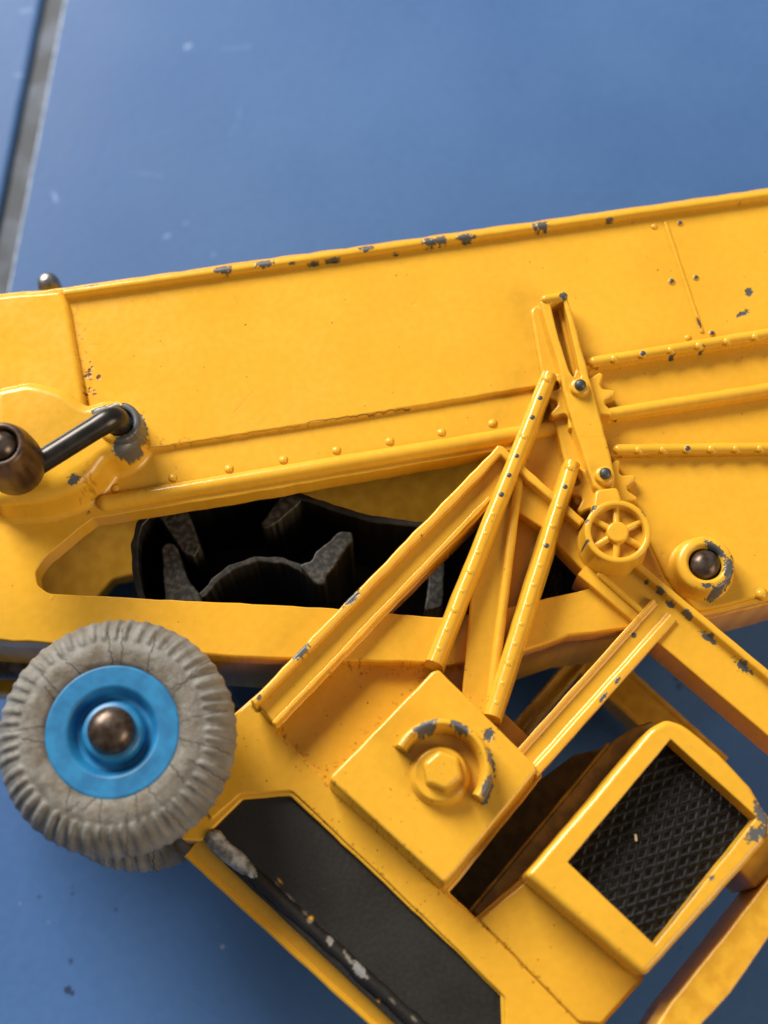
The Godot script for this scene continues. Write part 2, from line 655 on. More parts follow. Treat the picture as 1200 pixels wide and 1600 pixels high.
	for i in 44:            # fine rubs and scratches
		var q := Vector2(rng.randf_range(0, 1200), rng.randf_range(330, 1600))
		var w := q + Vector2.from_angle(rng.randf() * TAU) * rng.randf_range(8, 45)
		p.line(texel(q.x, q.y, 28.4, 2048), texel(w.x, w.y, 28.4, 2048), rng.randf_range(0.5, 0.8), Color(0.72, 0.47, 0.1, 0.45) if i % 3 else Color(0.93, 0.78, 0.42, 0.4), 0.25, 3.0, rough_edge, 0.5)
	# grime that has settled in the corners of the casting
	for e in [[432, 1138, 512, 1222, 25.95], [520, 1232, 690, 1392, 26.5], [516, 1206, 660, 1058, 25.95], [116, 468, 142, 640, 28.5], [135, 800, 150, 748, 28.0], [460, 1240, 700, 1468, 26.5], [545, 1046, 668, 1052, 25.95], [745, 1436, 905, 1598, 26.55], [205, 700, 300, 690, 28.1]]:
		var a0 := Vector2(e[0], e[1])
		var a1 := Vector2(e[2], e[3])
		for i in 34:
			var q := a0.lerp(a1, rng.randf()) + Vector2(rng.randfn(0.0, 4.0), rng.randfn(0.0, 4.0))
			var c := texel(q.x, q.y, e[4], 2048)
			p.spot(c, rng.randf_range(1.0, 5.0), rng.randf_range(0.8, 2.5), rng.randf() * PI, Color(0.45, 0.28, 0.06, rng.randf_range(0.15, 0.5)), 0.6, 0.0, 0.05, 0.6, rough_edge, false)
	# hair-fine dark lines painted along the side sheet's fold as its shadow
	p.line(texel(480, 661, 28.3, 2048), texel(640, 638, 28.3, 2048), 0.9, Color(0.32, 0.2, 0.06, 0.8), 0.4, 3.0, rough_edge)
	p.line(texel(220, 703, 28.3, 2048), texel(470, 664, 28.3, 2048), 0.7, Color(0.5, 0.3, 0.06, 0.5), 0.2, 3.0, rough_edge)
	yellow = painted(p, 0.46, 0.035, Color(0.985, 0.975, 0.955), Color(1, 1, 1), 0.012, 21)

func make_black() -> void:
	var p := Paint.new(1024, Color(0.10, 0.096, 0.09), 0.5, noise_of(0.01, 3, 8), 0.5, noise_of(0.2, 2, 9), 0.25)
	var bright := Color(0.66, 0.68, 0.7)
	for c in [[452, 1400, 12, 3, 44, 0.7], [475, 1424, 9, 3, 44, 0.8], [482, 1437, 6, 5, 0, 0.6], [515, 1468, 9, 6, 60, 0.4], [543, 1496, 13, 4, 55, 0.5], [560, 1516, 14, 9, 50, 0.2], [612, 1563, 8, 3, 44, 0.8], [645, 1590, 8, 3, 44, 0.8], [430, 1378, 9, 2, 44, 0.8]]:
		chip(p, c[0], c[1], 26.4, c[2], c[3], c[4], bright.lerp(Color(0.35, 0.27, 0.2), float(c[5]) * 0.6), 0.3, 0.5 if c[2] < 30 else 0.2)
	for c in [[352, 1338, 12, 3, 40], [362, 1345, 14, 2, 35], [385, 1352, 10, 2, 5], [484, 1432, 4, 4, 0], [590, 1562, 6, 3, 40], [436, 1375, 8, 2, 44]]:
		chip(p, c[0], c[1], 26.6, c[2], c[3], c[4], Color(0.92, 0.66, 0.2), 0.0, 0.4)
	for i in 60:
		var q := Vector2(rng.randf_range(420, 780), rng.randf_range(1380, 1600))
		chip(p, q.x, q.y, 25.9, rng.randf_range(0.8, 3.0), rng.randf_range(0.5, 1.2), rng.randf_range(20, 60), Color(0.24, 0.22, 0.2), 0.0, 0.7)
	black = painted(p, 0.5, 0.03, Color(0.8, 0.8, 0.8), Color(1, 1, 1), 0.02, 22)

func make_tyre() -> void:
	var p := Paint.new(1024, Color(0.495, 0.492, 0.478), 0.5, noise_of(0.02, 4, 14), 1.0, noise_of(0.16, 3, 15), 0.7)
	var c := Vector2(512, 512)
	for i in 260:           # brown film rubbed into the smooth flank
		var a := rng.randf() * TAU
		p.spot(c + Vector2(cos(a), sin(a)) * rng.randf_range(265, 345), rng.randf_range(14, 40), rng.randf_range(10, 26), a + PI / 2, Color(0.40, 0.355, 0.30, 0.26), 0.6, 0.0, 0.0, 0.5, rough_edge, false)
	for e in [[-120, 265, 400, 30], [-92, 265, 410, 16], [-84, 265, 430, 16], [-62, 265, 420, 26], [-30, 265, 480, 40], [-38, 270, 470, 20], [6, 270, 470, 14], [-7, 265, 460, 20], [28, 268, 360, 26], [20, 330, 480, 10], [56, 265, 500, 18], [66, 262, 380, 20], [76, 330, 500, 22], [96, 265, 430, 12], [112, 300, 400, 26], [100, 262, 330, 30], [184, 265, 420, 16], [170, 270, 360, 20], [124, 265, 340, 20], [-152, 270, 330, 18], [215, 270, 380, 12]]:
		var a := deg_to_rad(e[0])
		var b := a + deg_to_rad(e[3] * 0.25 * (1 if int(e[1]) % 2 == 0 else -1))
		p.line(c + Vector2(cos(a), sin(a)) * float(e[1]), c + Vector2(cos(b), sin(b)) * float(e[2]), 1.5, Color(0.24, 0.205, 0.175, 0.85), 1.1, 9.0, rough_edge)
	tyre_mat = painted(p, 0.4, 0.05, Color(0.86, 0.85, 0.83), Color(1, 1, 1), 0.02, 23)
	tyre_mat.uv1_scale = Vector3.ONE

# ---------------------------------------------------------------- the boards

func make_boards() -> void:
	var p := Paint.new(1024, Color(0.262, 0.40, 0.605), 0.5, noise_of(0.006, 3, 31), 0.4, noise_of(0.12, 3, 32), 0.3, 0.022)
	var k := PLAN * 1.6
	var spot_at := func(x: float, y: float) -> Vector2: return (at(x, y, 0.0) / k + Vector2(0.5, 0.5)) * 1024.0
	for e in [[288, 74, 296, 68, 1.3], [357, 212, 372, 184, 0.4], [372, 184, 374, 165, 0.35], [255, 370, 263, 364, 0.9], [284, 349, 292, 345, 0.6], [345, 75, 390, 72, 0.5], [330, 398, 336, 392, 0.6], [83, 300, 86, 314, 1.0], [205, 267, 260, 276, 0.4], [30, 17, 50, 14, 0.8], [22, 117, 36, 115, 0.8], [300, 1070, 320, 1075, 0.5]]:
		p.line(spot_at.call(e[0], e[1]), spot_at.call(e[2], e[3]), float(e[4]), Color(0.62, 0.72, 0.86, 0.7), -0.4, 2.0, rough_edge, 0.4)
	for e in [[960, 168, 1000, 184, 0.9], [1000, 184, 1040, 212, 0.7], [300, 1560, 350, 1590, 0.6]]:
		p.line(spot_at.call(e[0], e[1]), spot_at.call(e[2], e[3]), float(e[4]), Color(0.24, 0.37, 0.6, 0.6), 0.3, 2.0, rough_edge, 0.5)
	for e in [[110, 1500, 1.6], [104, 1545, 2.0], [112, 1550, 1.2], [112, 1385, 1.0], [1060, 1070, 2.2], [1055, 1060, 1.2], [1120, 1085, 0.9], [180, 1420, 0.8], [60, 1400, 0.9], [112, 1395, 0.9], [1062, 1480, 1.2]]:
		p.spot(spot_at.call(e[0], e[1]), float(e[2]), float(e[2]) * 1.3, 0.4, Color(0.12, 0.17, 0.27, 0.8), 0.6, 0.0, 0.4, 0.6, rough_edge)
	for e in [[346, 1478, 1.3], [338, 1446, 0.9], [30, 1410, 1.0], [75, 1440, 0.8]]:
		p.spot(spot_at.call(e[0], e[1]), float(e[2]), float(e[2]), 0.0, Color(0.66, 0.64, 0.66, 0.9), 0.6, 0.0, -0.3, 0.4, rough_edge)
	for i in 150:
		p.spot(Vector2(rng.randf(), rng.randf()) * 1024.0, rng.randf_range(0.5, 1.0), rng.randf_range(0.5, 0.9), 0.0, Color(0.42, 0.56, 0.76, 0.5), 0.5, 0.0, -0.3, 0.3, rough_edge)
	for i in 60:
		var a := Vector2(rng.randf(), rng.randf()) * 1024.0
		p.line(a, a + Vector2.from_angle(rng.randf() * TAU) * rng.randf_range(6, 40), 0.45, Color(0.38, 0.52, 0.74, 0.5), 0.2, 5.0, rough_edge, 0.5)
	var m := painted(p, 0.32, 0.025, Color(0.93, 0.95, 0.97), Color(1, 1, 1), 0.008, 33)
	m.uv1_scale = Vector3(PLAN / k, PLAN / k, 1)
	m.uv1_offset = Vector3(0.5 - 0.5 * PLAN / k, 0.5 - 0.5 * PLAN / k, 0)
	var top := Node3D.new()
	top.name = "tabletop"
	top.set_meta("kind", "structure")
	top.set_meta("label", "blue painted boards with a grey groove between them")
	add_child(top)
	# the joint runs down the picture at a slant
	var r0 := at(101, 0, 0.0)
	var r1 := at(10, 470, 0.0)
	var d := (r1 - r0).normalized()
	var side := Vector2(-d.y, d.x)      # towards the left board
	if side.x > 0.0:
		side = -side
	var mid := r0.lerp(r1, 0.5)
	var wide := at(101, 0, 0.0).distance_to(at(66, 0, 0.0))
	for i in 2:
		var s := Solid.new()
		var o := Vector2.ZERO if i == 0 else side * wide
		var away := -side if i == 0 else side
		var reach := 340.0 if i == 0 else 130.0
		var a := mid + o - d * 300.0
		var b := mid + o + d * 300.0
		# section: from far edge over the top to the rounded arris at the joint, then down
		var dir := (b - a).normalized()
		var left := Vector2(-dir.y, dir.x)
		var w := 1.0 if left.dot(away) > 0.0 else -1.0
		var section := PackedVector2Array([Vector2(w * reach, -18.0), Vector2(w * reach, 0.0), Vector2(0.0, 0.0), Vector2(-w * 0.2, -18.0)])
		if w < 0.0:
			section.reverse()
		bar_smooth(s, a, b, section, 0.35 if i == 0 else 0.8)
		part("plank", s, m, top)
	var g := Solid.new()
	var ga := mid + side * wide * 0.5 - d * 300.0
	var gb := mid + side * wide * 0.5 + d * 300.0
	bar_smooth(g, ga, gb, PackedVector2Array([Vector2(wide * 0.6, -18.0), Vector2(wide * 0.6, -0.9), Vector2(-wide * 0.6, -0.3), Vector2(-wide * 0.6, -18.0)]), 0.1)
	part("groove_filler", g, plain(Color(0.32, 0.36, 0.43), 0.75, 0.0, Color(0.72, 0.72, 0.7), Color(1, 1, 1), 0.005), top)
	var ar := Solid.new()
	rod(ar, Vector3(mid.x - d.x * 120.0, -0.1, mid.y - d.y * 120.0) - Vector3(side.x, 0, side.y) * 0.1, Vector3(mid.x + d.x * 120.0, -0.1, mid.y + d.y * 120.0) - Vector3(side.x, 0, side.y) * 0.1, 0.16, 10, 0.05)
	part("pale_edge", ar, plain(Color(0.60, 0.68, 0.80), 0.45), top)  # thin rod of paler blue along the right board's edge

func bar_smooth(s: Solid, a: Vector2, b: Vector2, section: PackedVector2Array, r: float) -> void:
	bar(s, a, b, section, r)

# ---------------------------------------------------------------- the toy

func make_elevator(toy: Node3D) -> void:
	var top := func(x: float) -> float: return 447.0 - (x - 105.0) * 0.1406
	# near side: a plate with the long opening in it
	var s := Solid.new()
	var edge := [-90, 474, 105, 447, 1200, 293, 1760, 214, 1760, 762, 1330, 880, 1200, 933, 1140, 949, 1084, 961, 1040, 972, 985, 981, 888, 994, 870, 999, 812, 1020, 760, 1032, 700, 1038, 545, 1032, 395, 1028, 150, 1010, 0, 1001, -90, 996]
	var hole := [143, 810, 380, 772, 760, 706, 800, 704, 872, 800, 947, 914, 840, 938, 760, 956, 690, 965, 500, 949, 205, 934, 76, 927, 58, 915, 56, 892, 68, 872]
	raise(s, soften(outline(edge, 28.0), 0.2, 1.2, 0.06), 25.6, 28.0, 0.25, 0.0, 0.0, [soften(outline(hole, 28.0), 0.35, 1.2, 0.04), soften(outline([845, 636, 863, 633, 865, 642, 859, 653, 846, 657, 838, 653], 28.0), 0.1), soften(outline([886, 768, 901, 766, 904, 774, 898, 787, 892, 795, 884, 789], 28.0), 0.1)], 0.12)
	var panel := part("side_panel", s, yellow, toy)
	# upper sheet, half a millimetre proud, ends in the fold
	s = Solid.new()
	slab(s, [95, 452, 1200, 297, 1750, 220, 1750, 436, 1200, 521, 930, 566, 862, 601, 560, 651, 215, 706, 140, 640], 27.8, 28.5, 0.3, 0.4, 0.25)
	part("upper_sheet", s, yellow, panel)
	# housing at the left end with its swollen gear case
	s = Solid.new()
	raise(s, soften(outline([-84, 469, -40, 463, 30, 456, 97, 451, 108, 478, 122, 560, 136, 640, 139, 745, 136, 772, 60, 784, -84, 800], 29.2), 0.35), 27.7, 29.2, 0.6, 0.5, 0.25)
	part("end_housing", s, yellow, panel)
	s = Solid.new()
	raise(s, soften(outline([-15, 604, 45, 590, 100, 604, 134, 630, 156, 622, 186, 620, 208, 634, 219, 662, 212, 692, 190, 708, 166, 714, 146, 742, 112, 768, 62, 782, -15, 786], 31.6), 0.9, 0.5), 28.0, 31.6, 1.15, 0.5, 0.35)
	var gear_case := part("gear_case", s, yellow, panel)
	s = Solid.new()
	turned(s, at(187, 662, 31.6), [1.95, 31.2, 1.85, 32.1, 1.25, 32.15, 1.2, 31.0], 0.35, 40)
	part("shaft_collar", s, yellow, gear_case)
	# rim along the top
	s = Solid.new()
	bar(s, at(100, 457, 29.2), at(1750, 225, 29.2), sec([0.42, 27.0, 0.42, 29.0, 0.2, 29.3, -0.2, 29.3, -0.5, 29.0, -0.75, 28.3, -0.9, 28.0]), 0.2)
	part("top_rim", s, yellow, panel)
	# half-round rail below the strip and its rivets
	s = Solid.new()
	rod(s, at3(165, 786, 28.0), at3(888, 666, 28.0), 0.74, 20, 0.05)
	var rail := part("lower_rail", s, yellow, panel)
	for e in [[180, 763], [270, 747], [358, 733], [443, 719], [526, 704], [609, 690], [690, 676], [770, 662]]:
		rivet(e[0], e[1], 28.0, rail)
	# side rails right of the lever
	s = Solid.new()
	rod(s, at3(928, 566, 29.0), at3(1750, 432, 29.0), 0.5, 16, 0.08)
	bar(s, at(934, 566, 28.8), at(1750, 433, 28.8), sec([0.52, 27.5, 0.46, 28.95, -0.46, 28.95, -0.52, 27.5]), 0.1)
	var ra := part("side_rail", s, yellow, panel)
	for i in 18:
		rivet(960.0 + i * 44.0, 560.0 - i * 44.0 * 0.1545, 29.36, ra, i % 6 == 1, 1.05)
	s = Solid.new()
	rod(s, at3(955, 647, 28.75), at3(1750, 522, 28.75), 0.58, 16, 0.08)
	bar(s, at(962, 647, 28.6), at(1750, 523, 28.6), sec([0.62, 27.5, 0.54, 28.7, -0.54, 28.7, -0.62, 27.5]), 0.1)
	part("side_rail", s, yellow, panel)
	s = Solid.new()
	rod(s, at3(966, 703, 28.95), at3(1750, 693, 28.95), 0.5, 16, 0.08)
	bar(s, at(972, 703, 28.8), at(1750, 694, 28.8), sec([0.52, 27.5, 0.46, 28.9, -0.46, 28.9, -0.52, 27.5]), 0.1)
	var rc := part("side_rail", s, yellow, panel)
	for i in 18:
		rivet(998.0 + i * 38.0, 702.5 - i * 38.0 * 0.0125, 29.31, rc, i % 7 == 2, 1.05)
	# lower right sheet below the third rail
	s = Solid.new()
	slab(s, [955, 712, 1750, 702, 1750, 762, 1330, 878, 1200, 930, 1140, 945, 1090, 956, 1040, 900], 27.8, 28.35, 0.3, 0.4, 0.35)
	part("lower_sheet", s, yellow, panel)
	# seam and rivets on the upper sheet
	s = Solid.new()
	rod(s, at3(1040, 350, 28.45), at3(1096, 518, 28.45), 0.22, 12, 0.05)
	var seam := part("seam", s, yellow, panel)
	for e in [[1022, 354, 0], [1062, 349, 1], [1049, 440, 1], [1087, 434, 1], [1075, 528, 0], [1112, 521, 1]]:
		rivet(e[0], e[1], 28.48, seam, e[2] == 1, 0.95)
	rivet(1190, 928, 28.35, panel, false, 1.3)
	# the trough's bottom wall, running in from the near edge
	s = Solid.new()
	slab(s, [-90, 980, 0, 985, 150, 994, 395, 1012, 545, 1016, 700, 1022, 812, 1004, 870, 984, 888, 978, 985, 965, 985, 980, 888, 993, 870, 998, 812, 1019, 760, 1031, 700, 1037, 545, 1031, 395, 1027, 150, 1009, 0, 1000, -90, 995], 13.5, 27.0, 0.2, 0.1)
	part("bottom_wall", s, plain_yellow, toy)
	s = Solid.new()
	slab(s, [985, 966, 1084, 948, 1200, 918, 1760, 750, 1760, 775, 1200, 944, 1084, 972, 985, 981], 17.0, 25.4, 0.2, 0.1)
	part("bottom_flange", s, plain_yellow, toy)
	# far side
	s = Solid.new()
	slab(s, [-60, 553, 130, 525, 1200, 388, 1700, 320, 1700, 760, 1200, 900, 1000, 965, 760, 985, 500, 985, 330, 965, 215, 897, 177, 905, 150, 936, 40, 960, -60, 955], 4.0, 6.0, 0.25, 0.3)
	var far := part("far_side_panel", s, plain_yellow, toy)
	s = Solid.new()
	turned(s, at(250, 800, 6.0), [2.6, 4.5, 2.2, 0.6, 1.4, 0.0, 0.0, 0.0], 0.3, 32)
	part("pivot_stud", s, dark_steel, far)
	s = Solid.new()
	turned(s, at(980, 830, 6.0), [2.6, 4.5, 2.2, 0.6, 1.4, 0.0, 0.0, 0.0], 0.3, 32)
	part("pivot_stud", s, dark_steel, far)
	# added deck between the two sides, there to block light from the trough
	s = Solid.new()
	bar(s, at(-60, 496, 24.0), at(1740, 243, 24.0), sec([0.9, 6.1, 0.9, 22.6, -0.9, 22.6, -0.9, 6.1]), 0.1)
	part("light_block_deck", s, plain_yellow, toy)
	# added wall at the left end, unseen, blocking light to the far panel
	s = Solid.new()
	slab(s, [-88, 478, -60, 474, -60, 985, -88, 990], 4.2, 20.0, 0.2, 0.1)
	part("light_block_end", s, plain_yellow, toy)
	# the grey end of a rod behind the top edge
	s = Solid.new()
	var rp := at(76, 444, 20.0)
	turned(s, rp, [1.1, 8.0, 1.1, 20.2, 0.8, 21.0, 0.0, 21.2], 0.4, 28)
	part("rod_end", s, steel, toy)

func make_belt(toy: Node3D) -> void:
	var s := Solid.new()
	var w := 0.62
	raise(s, soften(ribbon(outline([560, 985, 420, 990, 300, 985, 235, 960, 219, 928, 211, 890, 210, 850, 218, 818, 236, 800, 300, 780, 380, 768, 438, 768, 470, 775, 520, 793, 580, 810, 650, 819, 740, 826, 820, 842, 900, 880, 960, 930], 24.5), w), 0.1, 0.6, 0.05), 8.0, 24.5, 0.15)
	var belt := part("conveyor_belt", s, rubber, toy)
	s = Solid.new()
	raise(s, soften(ribbon(outline([300, 935, 316, 930, 334, 908, 362, 886, 400, 873, 440, 875, 470, 887, 488, 902, 500, 908], 24.0), w), 0.1, 0.6, 0.08), 8.0, 24.0, 0.15)
	part("drum_strap", s, worn_rubber, belt)
	s = Solid.new()
	slab(s, [225, 830, 260, 795, 440, 780, 640, 840, 760, 845, 960, 935, 900, 985, 560, 1010, 240, 975], 6.3, 8.6, 0.2, 0.5)
	part("dark_backing", s, rubber, belt)  # added black sheet that keeps the gaps between belt strands dark
	for e in [
		[[247, 806, 290, 868, 305, 872, 313, 855, 290, 788, 262, 790], 24.0],
		[[407, 818, 413, 828, 428, 821, 462, 792, 476, 776, 443, 766], 24.3],
		[[252, 854, 263, 845, 277, 855, 290, 900, 309, 924, 318, 938, 316, 950, 258, 950], 24.4],
		[[532, 829, 550, 831, 553, 844, 514, 897, 508, 914, 493, 914, 466, 883, 486, 876, 494, 862], 24.6],
		[[672, 872, 684, 862, 696, 880, 692, 950, 664, 955], 22.0],
		[[860, 868, 872, 862, 884, 900, 868, 930], 22.0]]:
		s = Solid.new()
		raise(s, soften(outline(e[0], e[1]), 0.35, 0.5, 0.06), 9.0, e[1], 0.2)
		part("cleat", s, worn_rubber, belt)

func channel(w: float, h0: float, web: float, rim: float, rl: float, rr: float) -> PackedVector2Array:
	return sec([w, h0, w, rim, w - rl, rim, w - rl - 0.25, web, -w + rr + 0.25, web, -w + rr, rim - 0.15, -w, rim - 0.15, -w, h0])

func make_truss(toy: Node3D) -> void:
	var frame := Node3D.new()
	frame.name = "support_frame"
	toy.add_child(frame, true)
	# two arms meeting in a peak: webs, then the rims that edge them
	var s := Solid.new()
	slab(s, [395, 1092, 779, 699, 818, 738, 428, 1131], 25.6, 29.1, 0.2, 0.15)
	var arm := part("channel_arm", s, yellow, frame)
	s = Solid.new()
	slab(s, [788, 704, 914, 814, 964, 905, 934, 914, 847, 824, 752, 764], 25.8, 28.7, 0.2, 0.15)
	var arm2 := part("channel_arm", s, yellow, frame)
	s = Solid.new()
	raise(s, soften(outline([391, 1094, 399, 1103, 782, 711, 846, 768, 906, 822, 914, 812, 848, 753, 786, 697, 778, 695], 30.1), 0.15, 0.9, 0.05), 28.0, 30.1, 0.24, 0.2, 0.06)
	part("rim", s, yellow, arm)
	s = Solid.new()
	raise(s, soften(outline([424, 1128, 430, 1132, 600, 955, 770, 778, 764, 772, 594, 949], 29.5), 0.1, 0.9, 0.04), 28.0, 29.25, 0.12, 0.1, 0.06)
	part("rim", s, yellow, arm2)
	s = Solid.new()
	bar(s, at(928, 868, 29.6), at(1620, 1450, 29.6), sec([2.05, 24.4, 2.05, 29.0, -1.25, 29.0, -1.45, 30.0, -2.05, 30.0, -2.05, 24.4]), 0.22)
	part("channel_arm", s, yellow, frame)
	s = Solid.new()
	bar(s, at(1040, 950, 29.9), at(822, 1194, 29.9), channel(1.36, 25.6, 29.05, 29.55, 0.28, 0.72), 0.22)
	part("channel_arm", s, yellow, frame)
	s = Solid.new()
	rod(s, at3(938, 898, 29.2), at3(1002, 955, 29.2), 0.3, 12, 0.05)
	part("rim", s, yellow, frame)
	# ribbed rods
	for e in [[860, 582, 679, 1034, 15, 1], [896, 720, 770, 1118, 13, 0]]:
		s = Solid.new()
		var a := at(e[0], e[1], 30.6)
		var b := at(e[2], e[3], 30.6)
		bar(s, a, b, sec([0.95, 27.2, 0.72, 30.2, 0.34, 30.75, -0.34, 30.75, -0.66, 30.25, -0.95, 27.2]), 0.32)
		var r := part("ribbed_rod", s, yellow, frame)
		var k := int(e[4])
		for i in k:
			var t := (i + 0.35) / k
			rivet(lerpf(e[0], e[2], t), lerpf(e[1], e[3], t), 30.62, r, i in [2, 5, 6] and e[5] == 1 or i in [1, 4], 0.92 if i > 0 else 1.15)
	# the plate between them, with a rib down its right side
	s = Solid.new()
	slab(s, [806, 742, 818, 752, 790, 900, 770, 1105, 752, 1118, 722, 1085, 738, 900, 770, 815], 26.8, 28.9, 0.2, 0.3)
	var web := part("web_plate", s, yellow, frame)
	s = Solid.new()
	rod(s, at3(812, 735, 29.0), at3(767, 1100, 29.0), 0.42, 14, 0.05)
	part("rib", s, yellow, web)
	s = Solid.new()
	slab(s, [800, 780, 846, 826, 815, 960, 790, 960], 25.0, 26.6, 0.2, 0.3)
	part("inner_plate", s, yellow, frame)

func gear(called: String, px: float, py: float, h0: float, h1: float, teeth: int, parent: Node3D, turn: float) -> void:
	var c := at(px, py, h1)
	var k := per_px(px, py, h1)
	var p := PackedVector2Array()
	for i in teeth * 4:
		var a := turn + i * TAU / (teeth * 4)
		var r := (55.0 if i % 4 in [1, 2] else 38.0) * k
		a += (0.02 if i % 4 == 1 else -0.02 if i % 4 == 2 else 0.0)
		p.append(c + Vector2(cos(a), sin(a)) * r)
	var s := Solid.new()
	raise(s, soften(p, 0.3, 0.4, 0.03), h0, h1, 0.22, 0.2, 0.1)
	part(called, s, yellow, parent)

func make_lever(toy: Node3D) -> void:
	gear("gear", 908, 622, 27.8, 29.7, 9, toy, 0.25)
	gear("gear", 943, 764, 27.8, 29.5, 9, toy, 0.05)
	var s := Solid.new()
	slab(s, [828, 482, 850, 470, 905, 630, 960, 780, 900, 790, 862, 640, 845, 580], 27.8, 28.9, 0.3, 0.5, 0.4, 0.2)
	part("lever_pad", s, yellow, toy)
	s = Solid.new()
	var body := [843, 470, 856, 463, 884, 459, 892, 478, 921, 588, 938, 650, 952, 700, 962, 745, 958, 765, 944, 772, 928, 760, 906, 695, 886, 632, 874, 575, 858, 520]
	var slot := [860, 474, 880, 470, 888, 500, 908, 588, 900, 594, 890, 580, 874, 530]
	raise(s, soften(outline(body, 30.6), 0.3, 0.8, 0.04), 28.0, 30.6, 0.28, 0.2, 0.1, [soften(outline(slot, 30.6), 0.2, 0.8, 0.03)], 0.2)
	var lever := part("slotted_lever", s, yellow, toy)
	s = Solid.new()
	rod(s, at3(852, 468, 30.5), at3(880, 463, 30.5), 0.42, 12, 0.05)
	part("stop_bar", s, yellow, lever)
	s = Solid.new()
	rod(s, at3(874, 478, 29.0), at3(898, 585, 29.0), 0.25, 10, 0.04)
	part("slot_rib", s, yellow, lever)
	for e in [[906, 604], [945, 742]]:
		s = Solid.new()
		turned(s, at(e[0], e[1], 31.0), [0.95, 30.3, 0.8, 31.1, 0.55, 31.2, 0.0, 31.25], 0.2, 24)
		var boss := part("pin_boss", s, yellow, lever)
		s = Solid.new()
		turned(s, at(e[0], e[1], 31.0), [0.5, 31.1, 0.5, 31.55, 0.3, 31.75, 0.0, 31.8], 0.15, 20)
		var pin := part("pin", s, zinc, lever)
		pin.set_meta("label", "bare grey pin head worn through the yellow paint")
		boss.set_meta("kind", "thing")
	# spoked wheel at the foot of the lever
	var c := at(966, 830, 32.6)
	var k := per_px(966, 830, 32.6)
	s = Solid.new()
	turned(s, c, [58 * k, 28.0, 54 * k, 30.0, 52 * k, 32.6, 42 * k, 32.6, 41 * k, 31.5], 0.28, 64)
	var wheel := part("spoked_wheel", s, yellow, toy)
	s = Solid.new()
	turned(s, c, [44 * k, 31.3, 43 * k, 31.55, 0.0, 31.55], 0.1, 48)
	part("web_disc", s, yellow, wheel)
	for i in 6:
		s = Solid.new()
		var a := deg_to_rad(-90.0 + i * 60.0 + (4.0 if i % 2 else 0.0))
		var o := Vector2(cos(a), sin(a))
		var p := c + o * 12.0 * k
		var q := c + o * 43.0 * k
		rod(s, Vector3(p.x, 31.9, p.y), Vector3(q.x, 31.75, q.y), 0.3, 12, 0.04)
		part("spoke", s, yellow, wheel)
	s = Solid.new()
	turned(s, c, [18 * k, 31.5, 17 * k, 32.5, 0.0, 32.5], 0.2, 28)
	part("hub", s, yellow, wheel)
	s = Solid.new()
	slab(s, [930, 765, 965, 760, 975, 790, 925, 800], 28.0, 31.2, 0.3, 0.4, 0.3)
	part("lever_foot", s, yellow, wheel)
	# pivot boss with its rivet
	c = at(1103, 880, 30.4)
	k = per_px(1103, 880, 30.4)
	s = Solid.new()
	turned(s, c, [54 * k, 28.2, 47 * k, 28.9, 45 * k, 30.4, 31 * k, 30.6, 26 * k, 30.2, 25.5 * k, 29.0], 0.45, 56)
	var boss2 := part("pivot_boss", s, yellow, toy)
	s = Solid.new()
	turned(s, c, [26 * k, 28.8, 26 * k, 29.7, 22 * k, 30.3, 12 * k, 30.75, 0.0, 30.85], 0.5, 40)
	var head := part("rivet_head", s, dark_steel, boss2)
	head.set_meta("label", "dark steel rivet head inside the chipped boss")

func make_crank(toy: Node3D) -> void:
	var crank := Node3D.new()
	crank.name = "crank_handle"
	toy.add_child(crank, true)
	var s := Solid.new()
	var c := at(186, 662, 32.0)
	var e := at(30, 742, 34.0)
	var pts := PackedVector3Array()
	var rad := PackedFloat32Array()
	for i in 6:
		pts.append(Vector3(c.x, 29.0 + i * 0.7, c.y))
		rad.append(1.08)
	var tip := Vector3(e.x, 33.9, e.y)
	var bend := Vector3(c.x, 33.9, c.y)
	for i in 9:
		var t := i / 8.0
		var p0 := Vector3(c.x, 32.6, c.y)
		var p2 := bend.lerp(tip, 0.13)
		pts.append(p0.lerp(bend, t).lerp(bend.lerp(p2, t), t))
		rad.append(1.05)
	for i in 10:
		pts.append(bend.lerp(tip, 0.13 + 0.87 * (i + 1) / 10.0))
		rad.append(1.0)
	pipe(s, pts, rad, 28)
	var rd := part("crank_rod", s, crank_steel, crank)
	rd.set_meta("label", "bent dark steel rod")
	s = Solid.new()
	var k := per_px(20, 720, 37.0)
	var kc := at(12, 712, 37.0)
	turned(s, kc, [38 * k, 32.9, 46 * k, 33.8, 50 * k, 35.5, 46 * k, 38.0, 37 * k, 39.6, 28 * k, 39.7, 27 * k, 38.9, 22 * k, 39.2, 0.0, 39.6], 0.5, 48)
	turned(s, kc, [0.0, 32.8, 38 * k, 32.9], 0.1, 48)
	var kn := part("knob", s, wood, crank)
	kn.set_meta("label", "brown barrel-shaped knob")
	s = Solid.new()
	turned(s, kc, [24 * k, 38.9, 23 * k, 39.5, 14 * k, 40.0, 0.0, 40.15], 0.3, 32)
	part("rod_head", s, dark_steel, crank)

